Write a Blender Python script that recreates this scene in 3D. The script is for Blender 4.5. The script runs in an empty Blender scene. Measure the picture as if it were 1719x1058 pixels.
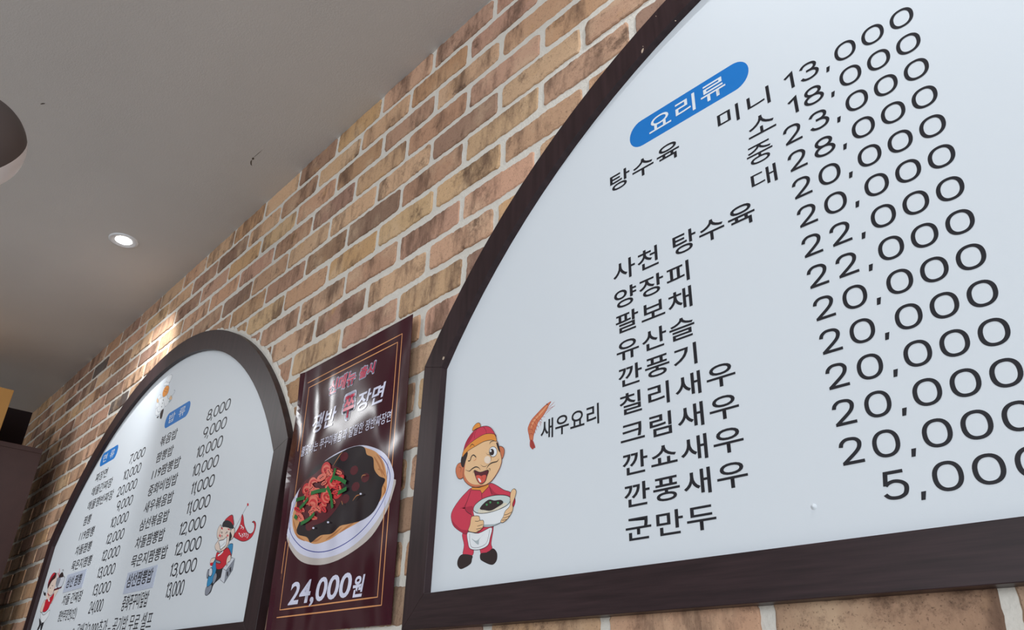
import bpy, bmesh, math, random
from mathutils import Vector, Matrix
from mathutils.geometry import tessellate_polygon

S = bpy.context.scene
COL = S.collection
rnd = random.Random(7)

# ------------------------------------------------------------------ camera
CX, CY = 859.5, 529.0
VH = Vector((-447 - CX, 1146 - CY))          # vanishing point of the wall's horizontals
VV = Vector((940 - CX, -1950 - CY))          # vanishing point of the verticals
FOC = math.sqrt(-VH.dot(VV))                 # focal length in pixels of a 1719 px wide frame
ax = -Vector((VH.x, VH.y, FOC)).normalized()
az = Vector((VV.x, VV.y, FOC)).normalized()
ay = az.cross(ax)
if ay.z < 0:
    ay = -ay
DW = 0.72                                    # camera to wall, metres
HC = 1.20                                    # camera height
CEIL = HC + 1.366
CAM = Vector((0, -DW, HC))


def ray(px, py):
    d = Vector((px - CX, py - CY, FOC))
    return Vector((ax.dot(d), ay.dot(d), az.dot(d)))


cam = bpy.data.cameras.new('camera')
cam.sensor_width = 36
cam.lens = FOC / 1719 * 36
cam.clip_start = 0.01
camo = bpy.data.objects.new('camera', cam)
COL.objects.link(camo)
right = Vector((ax.x, ay.x, az.x)); down = Vector((ax.y, ay.y, az.y)); fwd = Vector((ax.z, ay.z, az.z))
m = Matrix((right, -down, -fwd)).transposed().to_4x4()
m.translation = CAM
camo.matrix_world = m
S.camera = camo

# ------------------------------------------------------------------ light and exposure
S.view_settings.view_transform = 'Standard'
S.view_settings.look = 'None'
S.view_settings.exposure = 0.0
S.view_settings.gamma = 1
S.view_settings.use_curve_mapping = False
w = bpy.data.worlds.new('world'); S.world = w; w.use_nodes = True
w.node_tree.nodes['Background'].inputs[0].default_value = (0.78, 0.88, 1.0, 1)
w.node_tree.nodes['Background'].inputs[1].default_value = 0.27


def area(name, loc, target, sx, sy, power, col):
    l = bpy.data.lights.new(name, 'AREA'); l.shape = 'RECTANGLE'; l.size = sx; l.size_y = sy
    l.energy = power; l.color = col
    o = bpy.data.objects.new(name, l); COL.objects.link(o)
    o.location = loc
    o.rotation_euler = (Vector(target) - Vector(loc)).to_track_quat('-Z', 'Y').to_euler()
    return o


area('window_daylight', (2.6, -3.2, 1.7), (-1.6, 0, 1.7), 2.4, 1.5, 92, (0.86, 0.93, 1.0))
area('shopfront_daylight', (-0.9, -4.0, 1.6), (-2.2, 0, 1.7), 1.4, 1.6, 34, (0.9, 0.95, 1.0))
area('poster_glare_light', (-3.65, -1.40, CEIL - 0.03), (-3.65, -1.40, 0), 0.34, 1.05, 18, (0.95, 0.98, 1.0))  # unseen ceiling light, added to put glare streaks on the poster


def spot(name, loc, power, deg, blend, col, rad=0.025, target=None):
    l = bpy.data.lights.new(name, 'SPOT'); l.energy = power; l.color = col
    l.spot_size = math.radians(deg); l.spot_blend = blend; l.shadow_soft_size = rad
    o = bpy.data.objects.new(name, l); COL.objects.link(o); o.location = loc
    if target:
        o.rotation_euler = (Vector(target) - Vector(loc)).to_track_quat('-Z', 'Y').to_euler()
    return o


spot('downlight_beam', (-2.51, -0.24, CEIL - 0.012), 27.0, 84, 0.75, (0.93, 0.97, 1.0), target=(-2.86, -0.06, HC + 0.80))
spot('downlight_beam', (0.06, -0.24, CEIL - 0.012), 16.0, 156, 0.3, (0.93, 0.97, 1.0), rad=0.012)


# ------------------------------------------------------------------ helpers
def lin(r, g, b):
    f = lambda c: (c / 12.92 if c <= 0.04045 else ((c + 0.055) / 1.055) ** 2.4)
    return (f(r / 255), f(g / 255), f(b / 255), 1)


MATS = {}


def mat(name, col, rough=0.6, spec=0.3, noise=None, bump=None):
    """flat colour with an optional fine tone variation (scale, amount) and bump (scale, strength)"""
    if name in MATS:
        return MATS[name]
    mm = bpy.data.materials.new(name); mm.use_nodes = True
    nt = mm.node_tree; b = nt.nodes['Principled BSDF']
    b.inputs['Base Color'].default_value = col
    b.inputs['Roughness'].default_value = rough
    b.inputs['Specular IOR Level'].default_value = spec
    tc = nt.nodes.new('ShaderNodeTexCoord')
    n = nt.nodes.new('ShaderNodeTexNoise'); nt.links.new(tc.outputs['Object'], n.inputs['Vector'])
    sc, am = noise or (30, 0.04)
    n.inputs['Scale'].default_value = sc; n.inputs['Detail'].default_value = 4
    mx = nt.nodes.new('ShaderNodeMix'); mx.data_type = 'RGBA'
    mx.inputs[6].default_value = tuple(c * (1 - am) for c in col[:3]) + (1,)
    mx.inputs[7].default_value = tuple(min(1, c * (1 + am)) for c in col[:3]) + (1,)
    nt.links.new(n.outputs[0], mx.inputs[0]); nt.links.new(mx.outputs[2], b.inputs['Base Color'])
    if bump:
        n2 = nt.nodes.new('ShaderNodeTexNoise'); n2.inputs['Scale'].default_value = bump[0]; n2.inputs['Detail'].default_value = 5
        nt.links.new(tc.outputs['Object'], n2.inputs['Vector'])
        bp = nt.nodes.new('ShaderNodeBump'); bp.inputs['Strength'].default_value = bump[1]; bp.inputs['Distance'].default_value = 0.002
        nt.links.new(n2.outputs[0], bp.inputs['Height']); nt.links.new(bp.outputs[0], b.inputs['Normal'])
    MATS[name] = mm
    return mm


def gloss(name, col):
    """ink on the glossy poster sheet: every ink shares the sheet's slow ripple"""
    if name in MATS:
        return MATS[name]
    mm = mat(name, col, 0.20, 0.5)
    nt = mm.node_tree; b = nt.nodes['Principled BSDF']
    g = nt.nodes.new('ShaderNodeNewGeometry')
    mp = nt.nodes.new('ShaderNodeMapping'); mp.inputs['Location'].default_value = (2.1, 0, 0.9); mp.inputs['Scale'].default_value = (7.5, 0, 4.0); mp.inputs['Rotation'].default_value = (0, 0.35, 0)
    n = nt.nodes.new('ShaderNodeTexNoise'); n.inputs['Scale'].default_value = 1.0; n.inputs['Detail'].default_value = 1.0
    nt.links.new(g.outputs['Position'], mp.inputs[0]); nt.links.new(mp.outputs[0], n.inputs['Vector'])
    bp = nt.nodes.new('ShaderNodeBump'); bp.inputs['Strength'].default_value = 1.0; bp.inputs['Distance'].default_value = 0.034
    nt.links.new(n.outputs[0], bp.inputs['Height']); nt.links.new(bp.outputs[0], b.inputs['Normal'])
    return mm


class MB:
    """collects geometry with several materials and links it as one mesh object"""
    def __init__(self):
        self.v = []; self.f = []; self.mi = []; self.mats = []

    def slot(self, mm):
        if mm not in self.mats:
            self.mats.append(mm)
        return self.mats.index(mm)

    def add(self, vs, fs, mm):
        o = len(self.v); k = self.slot(mm)
        self.v += [tuple(p) for p in vs]
        self.f += [tuple(i + o for i in f) for f in fs]
        self.mi += [k] * len(fs)

    def box(self, lo, hi, mm):
        x0, y0, z0 = lo; x1, y1, z1 = hi
        self.add([(x0, y0, z0), (x1, y0, z0), (x1, y1, z0), (x0, y1, z0), (x0, y0, z1), (x1, y0, z1), (x1, y1, z1), (x0, y1, z1)],
                 [(0, 3, 2, 1), (4, 5, 6, 7), (0, 1, 5, 4), (1, 2, 6, 5), (2, 3, 7, 6), (3, 0, 4, 7)], mm)

    def build(self, name, parent=None, smooth=False, bevel=0):
        me = bpy.data.meshes.new(name); me.from_pydata(self.v, [], self.f)
        for mm in self.mats:
            me.materials.append(mm)
        me.polygons.foreach_set('material_index', self.mi)
        if smooth:
            me.polygons.foreach_set('use_smooth', [True] * len(me.polygons))
        me.update()
        o = bpy.data.objects.new(name, me); COL.objects.link(o)
        if parent:
            o.parent = parent
            o.location = -parent.location
        if bevel:
            b = o.modifiers.new('bevel', 'BEVEL'); b.width = bevel; b.segments = 2; b.limit_method = 'ANGLE'
        return o


def tag(o, label, cat, group=None):
    o['label'] = label; o['category'] = cat
    if group:
        o['group'] = group
    return o


def empty(name, loc):
    o = bpy.data.objects.new(name, None); COL.objects.link(o); o.location = loc
    o.empty_display_size = 0.05
    return o


def struct(o):
    o['kind'] = 'structure'
    return o


# a printed plane: x along the wall, z up (relative to the eye), depth given by yf(z)
def flat(y):
    return lambda z: y


def hit(px, py, yf):
    """the point of the printed plane that is seen at a pixel of the photograph"""
    d = ray(px, py)
    y = yf(0.4)
    for _ in range(6):
        t = (DW + y) / d.y
        y = yf(d.z * t)
    return d.x * t, d.z * t


def crop(ox, oy, s, yf):
    return lambda pts: [hit(ox + p[0] / s, oy + p[1] / s, yf) for p in pts]


def spline(pts, closed=True, n=5):
    out = []; L = len(pts)
    rng = range(L) if closed else range(L - 1)
    for i in rng:
        if closed:
            a, b, c, d = pts[i - 1], pts[i], pts[(i + 1) % L], pts[(i + 2) % L]
        else:
            a, b, c, d = pts[max(i - 1, 0)], pts[i], pts[i + 1], pts[min(i + 2, L - 1)]
        for k in range(n):
            t = k / n
            out.append(tuple(0.5 * (2 * b[j] + (c[j] - a[j]) * t + (2 * a[j] - 5 * b[j] + 4 * c[j] - d[j]) * t * t
                                    + (-a[j] + 3 * b[j] - 3 * c[j] + d[j]) * t ** 3) for j in (0, 1)))
    if not closed:
        out.append(tuple(pts[-1]))
    return out


class Art:
    """a flat printed picture made of ink shapes layered by fractions of a millimetre"""
    def __init__(self, yf, tr, step=0.00002):
        self.mb = MB(); self.yf = yf; self.tr = tr; self.k = 1; self.step = step

    def p3(self, q, k):
        return (q[0], self.yf(q[1]) - k * self.step, q[1] + HC)

    def poly2(self, q, mm):
        tri = tessellate_polygon([[Vector((a, b, 0)) for a, b in q]])
        self.mb.add([self.p3(a, self.k) for a in q], [t for t in tri], mm)
        self.k += 1

    def ribbon2(self, q, wd, mm, closed=False, taper=False):
        n = len(q); vs = []
        for i, (x, z) in enumerate(q):
            a = q[i - 1] if (i or closed) else q[0]
            b = q[(i + 1) % n] if (i < n - 1 or closed) else q[-1]
            dx, dz = b[0] - a[0], b[1] - a[1]; L = math.hypot(dx, dz) or 1
            ww = wd / 2
            if taper:
                ww *= max(0.25, math.sin(math.pi * (i + 0.5) / n))
            nx, nz = -dz / L * ww, dx / L * ww
            vs += [self.p3((x + nx, z + nz), self.k), self.p3((x - nx, z - nz), self.k)]
        fs = [(2 * i, 2 * i + 1, 2 * ((i + 1) % n) + 1, 2 * ((i + 1) % n)) for i in range(n if closed else n - 1)]
        self.mb.add(vs, fs, mm); self.k += 1

    def poly(self, pts, mm, line=None, wd=0.0007, smooth=True, n=4):
        q = self.tr(pts)
        if smooth:
            q = spline(q, True, n)
        self.poly2(q, mm)
        if line:
            self.ribbon2(q, wd, line, True)

    def line(self, pts, mm, wd=0.0007, taper=False, smooth=True):
        q = self.tr(pts)
        if smooth and len(q) > 2:
            q = spline(q, False, 5)
        self.ribbon2(q, wd, mm, False, taper)

    def oval(self, c, rx, rz, mm, line=None, rot=0, wd=0.0007):
        cs, sn = math.cos(rot), math.sin(rot)
        pts = [(c[0] + rx * math.cos(t) * cs - rz * math.sin(t) * sn, c[1] + rx * math.cos(t) * sn + rz * math.sin(t) * cs)
               for t in [2 * math.pi * i / 20 for i in range(20)]]
        self.poly(pts, mm, line, wd, smooth=False)

    def build(self, name, parent):
        return self.mb.build(name, parent)


def lettering(name, s, L, B, R, T, mm, yf, parent, bold=0.0, space=1.0, shear=0.0, lift=0.0003, word=1.0, halo=0.0):
    """text whose inked bounds are fitted to L..R and B..T on the printed plane"""
    c = bpy.data.curves.new(name, 'FONT'); c.body = s; c.size = 1; c.offset = bold; c.resolution_u = 4
    c.space_character = space; c.shear = shear; c.space_word = word
    t = bpy.data.objects.new(name + '_curve', c); COL.objects.link(t)
    dg = bpy.context.evaluated_depsgraph_get()
    me = bpy.data.meshes.new_from_object(t.evaluated_get(dg))
    bpy.data.objects.remove(t); bpy.data.curves.remove(c)
    xs = [v.co.x for v in me.vertices]; ys = [v.co.y for v in me.vertices]
    x0, x1, y0, y1 = min(xs), max(xs), min(ys), max(ys)
    for v in me.vertices:
        x = L + (v.co.x - x0) / (x1 - x0) * (R - L)
        z = B + (v.co.y - y0) / (y1 - y0) * (T - B)
        v.co = (x, yf(z) - lift, z + HC)
    if halo:                                   # a fat outline: the letters printed again all around themselves
        vs_ = [tuple(v.co) for v in me.vertices]; fs_ = [tuple(p.vertices) for p in me.polygons]
        V2, F2 = [], []
        for k in range(12):
            t = math.pi * k / 6; o_ = len(V2)
            V2 += [(x + halo * math.cos(t), yf(z - HC + halo * math.sin(t)) - lift, z + halo * math.sin(t)) for x, y, z in vs_]
            F2 += [tuple(i + o_ for i in f_) for f_ in fs_]
        me = bpy.data.meshes.new(name); me.from_pydata(V2, [], F2)
    me.name = name
    me.materials.clear(); me.materials.append(mm)
    o = bpy.data.objects.new(name, me); COL.objects.link(o)
    if parent:
        o.parent = parent; o.location = -parent.location
        if parent.parent:
            o.location = (0, 0, 0)
    return o


# ------------------------------------------------------------------ room shell
M_ceil = mat('ceiling_paint', (0.60, 0.575, 0.558, 1), 0.9, 0.1, (3, 0.06), (260, 0.25))
M_floor = mat('floor_tile', (0.46, 0.42, 0.37, 1), 0.5, 0.3, (4, 0.1))
M_plain = mat('plain_plaster', (0.45, 0.43, 0.40, 1), 0.9, 0.1, (3, 0.05))
XL, XR = -4.95, 2.2
b = MB(); b.box((XL, -5.2, CEIL), (XR, 0.2, CEIL + 0.12), M_ceil); ceiling = struct(b.build('ceiling'))
b = MB(); b.box((XL, -5.2, -0.1), (XR, 0.2, 0.0), M_floor); struct(b.build('floor'))
b = MB(); b.box((XL - 0.12, -5.2, 0), (XL, 0.2, CEIL), M_plain); struct(b.build('wall_left'))

# hairline crack and scuffs in the ceiling paint
M_crack = mat('crack_shade_and_dirt', (0.11, 0.09, 0.075, 1), 0.9, 0.0)  # dark colour paints in the shade of the crack along with its dirt


def on_ceiling(px, py):
    d = ray(px, py); t = (CEIL - HC) / d.z
    return (d.x * t, -DW + d.y * t)


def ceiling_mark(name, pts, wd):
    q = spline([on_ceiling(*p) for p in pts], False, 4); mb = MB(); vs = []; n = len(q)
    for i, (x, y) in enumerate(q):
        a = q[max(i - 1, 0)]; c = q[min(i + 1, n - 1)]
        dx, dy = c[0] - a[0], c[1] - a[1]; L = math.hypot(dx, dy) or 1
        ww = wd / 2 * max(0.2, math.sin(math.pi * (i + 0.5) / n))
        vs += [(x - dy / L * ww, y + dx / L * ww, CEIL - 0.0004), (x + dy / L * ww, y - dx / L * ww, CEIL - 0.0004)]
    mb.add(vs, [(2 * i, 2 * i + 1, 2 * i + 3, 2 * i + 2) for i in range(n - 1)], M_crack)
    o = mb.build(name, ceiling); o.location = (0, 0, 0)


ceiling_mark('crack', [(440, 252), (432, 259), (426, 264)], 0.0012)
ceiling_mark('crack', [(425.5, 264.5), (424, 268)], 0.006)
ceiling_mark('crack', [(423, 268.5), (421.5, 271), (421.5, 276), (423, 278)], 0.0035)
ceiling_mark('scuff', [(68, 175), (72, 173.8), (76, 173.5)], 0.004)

# ------------------------------------------------------------------ brick wall
BR = bpy.data.materials.new('old_brick'); BR.use_nodes = True
nt = BR.node_tree; N = nt.nodes; LK = nt.links
pb = N['Principled BSDF']; pb.inputs['Roughness'].default_value = 0.85; pb.inputs['Specular IOR Level'].default_value = 0.15
at = N.new('ShaderNodeAttribute'); at.attribute_name = 'brick_tint'
geo = N.new('ShaderNodeNewGeometry')
vm = N.new('ShaderNodeVectorMath'); vm.operation = 'ADD'
sc = N.new('ShaderNodeVectorMath'); sc.operation = 'SCALE'; sc.inputs['Scale'].default_value = 37.0
cmb = N.new('ShaderNodeCombineXYZ')
for i in range(3):
    LK.new(at.outputs['Alpha'], cmb.inputs[i])
LK.new(cmb.outputs[0], sc.inputs[0]); LK.new(geo.outputs['Position'], vm.inputs[0]); LK.new(sc.outputs[0], vm.inputs[1])


def nz(scale, detail, rough, stretch=None):
    n = N.new('ShaderNodeTexNoise'); n.inputs['Scale'].default_value = scale; n.inputs['Detail'].default_value = detail
    n.inputs['Roughness'].default_value = rough
    if stretch:
        mp = N.new('ShaderNodeMapping'); mp.inputs['Scale'].default_value = stretch
        LK.new(vm.outputs[0], mp.inputs[0]); LK.new(mp.outputs[0], n.inputs['Vector'])
    else:
        LK.new(vm.outputs[0], n.inputs['Vector'])
    return n


def ramp(n, lo, hi, top):
    r = N.new('ShaderNodeMapRange'); r.inputs['From Min'].default_value = lo; r.inputs['From Max'].default_value = hi
    r.inputs['To Min'].default_value = 0; r.inputs['To Max'].default_value = top; r.interpolation_type = 'SMOOTHSTEP'
    LK.new(n.outputs[0], r.inputs['Value']); return r


def mixc(a, fac, colr):
    x = N.new('ShaderNodeMix'); x.data_type = 'RGBA'
    LK.new(a, x.inputs[6]); x.inputs[7].default_value = colr; LK.new(fac.outputs[0], x.inputs[0])
    return x.outputs[2]


c = at.outputs['Color']
c = mixc(c, ramp(nz(9, 4, 0.6), 0.48, 0.76, 0.55), lin(222, 192, 160))       # sandy bloom
c = mixc(c, ramp(nz(12, 4, 0.6, (1, 1, 1.3)), 0.60, 0.82, 0.55), lin(204, 160, 100))  # ochre bloom
c = mixc(c, ramp(nz(8, 6, 0.70, (1.6, 1, 0.55)), 0.47, 0.68, 0.82), lin(104, 80, 67))   # sooty patches
c = mixc(c, ramp(nz(16, 6, 0.75), 0.54, 0.72, 0.75), lin(80, 60, 50))        # darker soot cores
c = mixc(c, ramp(nz(150, 5, 0.75), 0.54, 0.72, 0.55), lin(112, 84, 70))       # grain
c = mixc(c, ramp(nz(420, 2, 0.6), 0.61, 0.72, 0.6), lin(74, 56, 48))         # pits
LK.new(c, pb.inputs['Base Color'])
bp = N.new('ShaderNodeBump'); bp.inputs['Strength'].default_value = 0.5; bp.inputs['Distance'].default_value = 0.003
LK.new(nz(90, 6, 0.65).outputs[0], bp.inputs['Height']); LK.new(bp.outputs[0], pb.inputs['Normal'])

M_mortar = mat('mortar', lin(220, 214, 204), 0.95, 0.05, (60, 0.10), (240, 0.6))

U = 0.72
P = 0.2985
ROWS = [  # course centre, known vertical joints (in units of the camera-wall distance)
    (1.850, [-5.438, -5.131, -4.817, -4.529, -4.22, -3.917, -3.604, -3.324, -3.02, -2.720, -2.421, -2.131, -1.835, -1.537, -1.241]),
    (1.752, [-5.58, -5.28, -4.972, -4.682, -4.387, -4.067, -3.742, -3.440, -3.149, -2.838, -2.540, -2.248, -1.946, -1.649, -1.353]),
    (1.652, [-5.43, -5.13, -4.83, -4.53, -4.217, -3.908, -3.597, -3.289, -2.987, -2.680, -2.381, -2.090, -1.791, -1.504, -1.205]),
    (1.552, [-4.95, -4.65, -4.34, -4.033, -3.751, -3.45, -3.142, -2.841, -2.531, -2.230, -1.940, -1.640, -1.341, -1.038]),
    (1.457, [-5.08, -4.778, -4.479, -4.185, -3.88, -3.58, -3.282, -2.965, -2.681, -2.383, -2.082, -1.791, -1.500, -1.198, -0.896]),
    (1.362, [-4.95, -4.65, -4.349, -4.05, -3.75, -3.45, -3.14, -2.840, -2.529, -2.225, -1.947, -1.641, -1.343, -1.040, -0.748]),
    (1.264, [-2.652, -2.350, -2.046, -1.750, -1.465, -1.177, -0.889]),
    (1.166, [-2.502, -2.205, -1.911, -1.624, -1.335, -1.049]),
    (1.068, [-2.380, -2.071, -1.772, -1.471, -1.192]),
    (0.968, [-2.194, -1.889, -1.592, -1.306]),
    (0.870, [-2.36, -2.06, -1.765, -1.466, -1.17]),
]
zz = 0.870; ph = [-1.30, -1.45]
for k in range(8):
    zz -= 0.0972
    ROWS.append((zz, [ph[k % 2] + 0.02 * rnd.uniform(-1, 1)]))
ROWS[-1] = (zz + 0.0085, [-1.163, -0.871, -0.582, -0.287])
while zz > -1.60:
    zz -= 0.0980
    ROWS.append((zz, [-1.163 + rnd.choice((0.15, 0.0)) + rnd.uniform(-0.03, 0.03)]))
PAL = [lin(204, 164, 134), lin(210, 172, 138), lin(198, 157, 130), lin(190, 150, 127), lin(208, 167, 127), lin(206, 164, 138),
       lin(202, 160, 128), lin(170, 135, 113), lin(214, 177, 140), lin(198, 156, 121), lin(158, 126, 108)]
GREY = [(373, 478), (172, 618), (197, 678)]
GREYW = [hit(px, py, flat(0)) for px, py in GREY]
vs, fs, cols = [], [], []
x_end_l, x_end_r = -4.9 / U, 2.1 / U
for ri, (zc, js) in enumerate(ROWS):
    js = sorted(js)
    while js[0] > x_end_l:
        js.insert(0, js[0] - P + rnd.uniform(-.008, .008))
    while js[-1] < x_end_r:
        js.append(js[-1] + P + rnd.uniform(-.008, .008))
    for a, bb in zip(js, js[1:]):
        x0 = a * U + rnd.uniform(.0060, .0090); x1 = bb * U - rnd.uniform(.0060, .0090)
        z0 = (zc - .0490) * U + rnd.uniform(.0060, .0090); z1 = (zc + .0490) * U - rnd.uniform(.0058, .0088)
        if ri == 0:
            z1 = min(z1 + 0.004, 1.3655)
        if x1 - x0 < 0.03:
            continue
        tilt = rnd.uniform(-.0022, .0022)
        # outline with worn corners
        near = -0.9 < zc and x0 > -3.4
        st = 0.006 if near else 0.014
        r = [rnd.uniform(.003, .010) for _ in range(4)]
        path = []
        W_, H_ = x1 - x0, z1 - z0

        def seg(ax_, az_, bx_, bz_):
            n_ = max(1, int(math.hypot(bx_ - ax_, bz_ - az_) / st))
            for i in range(n_):
                t = i / n_
                path.append([ax_ + (bx_ - ax_) * t, az_ + (bz_ - az_) * t])

        def arc(cx_, cz_, rr, a0):
            for i in range(3):
                t = math.radians(a0 + 30 * i)
                path.append([cx_ + rr * math.cos(t), cz_ + rr * math.sin(t)])
        arc(x0 + r[0], z0 + r[0], r[0], 180); seg(x0 + r[0], z0, x1 - r[1], z0)
        arc(x1 - r[1], z0 + r[1], r[1], 270); seg(x1, z0 + r[1], x1, z1 - r[2])
        arc(x1 - r[2], z1 - r[2], r[2], 0); seg(x1 - r[2], z1, x0 + r[3], z1)
        arc(x0 + r[3], z1 - r[3], r[3], 90); seg(x0, z1 - r[3], x0, z0 + r[0])
        cxm, czm = (x0 + x1) / 2, (z0 + z1) / 2
        ph1, ph2 = rnd.uniform(0, 6), rnd.uniform(0, 6)
        n = len(path); o = len(vs)
        yb = rnd.uniform(-.0012, .0012)
        for (px_, pz_), ring in [(q, k) for k in range(3) for q in path]:
            t = (px_ - x0) / W_
            wob = 0.0011 * math.sin(9 * t + ph1) + 0.0007 * math.sin(31 * t + ph2)
            inset = (0, 0.0004, 0.0022)[ring]
            dx = 0 if abs(px_ - cxm) < W_ / 2 - .012 else (cxm - px_) / abs(cxm - px_) * inset
            dz = (czm - pz_) / (abs(czm - pz_) + 1e-6) * inset if abs(czm - pz_) > H_ / 2 - .012 else 0
            y = (0.0065, 0.0016 + yb, yb)[ring]
            j = 0.0
            zo = pz_ + dz + wob * (1 if pz_ > czm else -1) * 0.8 + tilt * (t - .5)
            if ri == 0:
                zo = min(zo, 1.3655)
            vs.append((px_ + dx + 0.0005 * math.sin(70 * pz_ + ph2), y, zo + HC))
        # jitter shared by the rings
        for i in range(n):
            jx, jz = rnd.uniform(-.0009, .0009), rnd.uniform(-.0012, .0012)
            for k in range(3):
                a_ = vs[o + k * n + i]
                vs[o + k * n + i] = (a_[0] + jx, a_[1], min(a_[2] + jz, CEIL - 0.0004))
        nf0 = len(fs)
        for k in range(2):
            for i in range(n):
                i2 = (i + 1) % n
                fs.append((o + k * n + i, o + k * n + i2, o + (k + 1) * n + i2, o + (k + 1) * n + i))
        fs.append(tuple(o + 2 * n + i for i in range(n)))
        cb = rnd.choice(PAL)
        f_ = rnd.uniform(0.86, 1.08)
        cb = (cb[0] * f_, cb[1] * f_ * rnd.uniform(.96, 1.03), cb[2] * f_ * rnd.uniform(.94, 1.05))
        for gx, gz in GREYW:
            if x0 < gx < x1 and z0 < gz < z1:
                cb = lin(104, 96, 92)[:3]
        cols += [(cb[0], cb[1], cb[2], rnd.random())] * (3 * n)
me = bpy.data.meshes.new('wall_back'); me.from_pydata(vs, [], fs); me.materials.append(BR); me.materials.append(M_mortar)
ca = me.color_attributes.new('brick_tint', 'FLOAT_COLOR', 'POINT')
ca.data.foreach_set('color', [v for q in cols for v in q])
me.update()
wall = bpy.data.objects.new('wall_back', me); COL.objects.link(wall); struct(wall)
b = MB(); b.box((XL, 0.0030, 0), (XR, 0.2, CEIL), M_mortar)
mo = b.build('mortar_bed', wall)

# ------------------------------------------------------------------ arched menu boards
FR = bpy.data.materials.new('dark_wood_film'); FR.use_nodes = True
nt2 = FR.node_tree; b2 = nt2.nodes['Principled BSDF']; b2.inputs['Roughness'].default_value = 0.42; b2.inputs['Specular IOR Level'].default_value = 0.35
tc2 = nt2.nodes.new('ShaderNodeTexCoord'); mp2 = nt2.nodes.new('ShaderNodeMapping'); mp2.inputs['Scale'].default_value = (14, 30, 260)
n2 = nt2.nodes.new('ShaderNodeTexNoise'); n2.inputs['Scale'].default_value = 1; n2.inputs['Detail'].default_value = 5
cr = nt2.nodes.new('ShaderNodeValToRGB'); cr.color_ramp.elements[0].position = 0.3; cr.color_ramp.elements[1].position = 0.75
cr.color_ramp.elements[0].color = (0.019, 0.0080, 0.0092, 1); cr.color_ramp.elements[1].color = (0.040, 0.0190, 0.0212, 1)
nt2.links.new(tc2.outputs['Object'], mp2.inputs[0]); nt2.links.new(mp2.outputs[0], n2.inputs['Vector'])
nt2.links.new(n2.outputs[0], cr.inputs[0]); nt2.links.new(cr.outputs[0], b2.inputs['Base Color'])
FRV = FR.copy(); FRV.name = 'dark_wood_film_upright'; FRV.node_tree.nodes['Mapping'].inputs['Scale'].default_value = (120, 30, 9)
M_panel = mat('white_print_panel', (0.74, 0.78, 0.82, 1), 0.45, 0.3, (2, 0.01), (900, 0.03))
M_ink = mat('black_ink', (0.018, 0.017, 0.022, 1), 0.5, 0.3)
M_white = mat('white_ink', (0.80, 0.83, 0.86, 1), 0.5, 0.3)
M_blue = mat('blue_ink', (0.012, 0.19, 0.58, 1), 0.5, 0.3)
YF, YP, YB = -0.020, -0.0075, 0.008
PAN = flat(YP)


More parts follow.
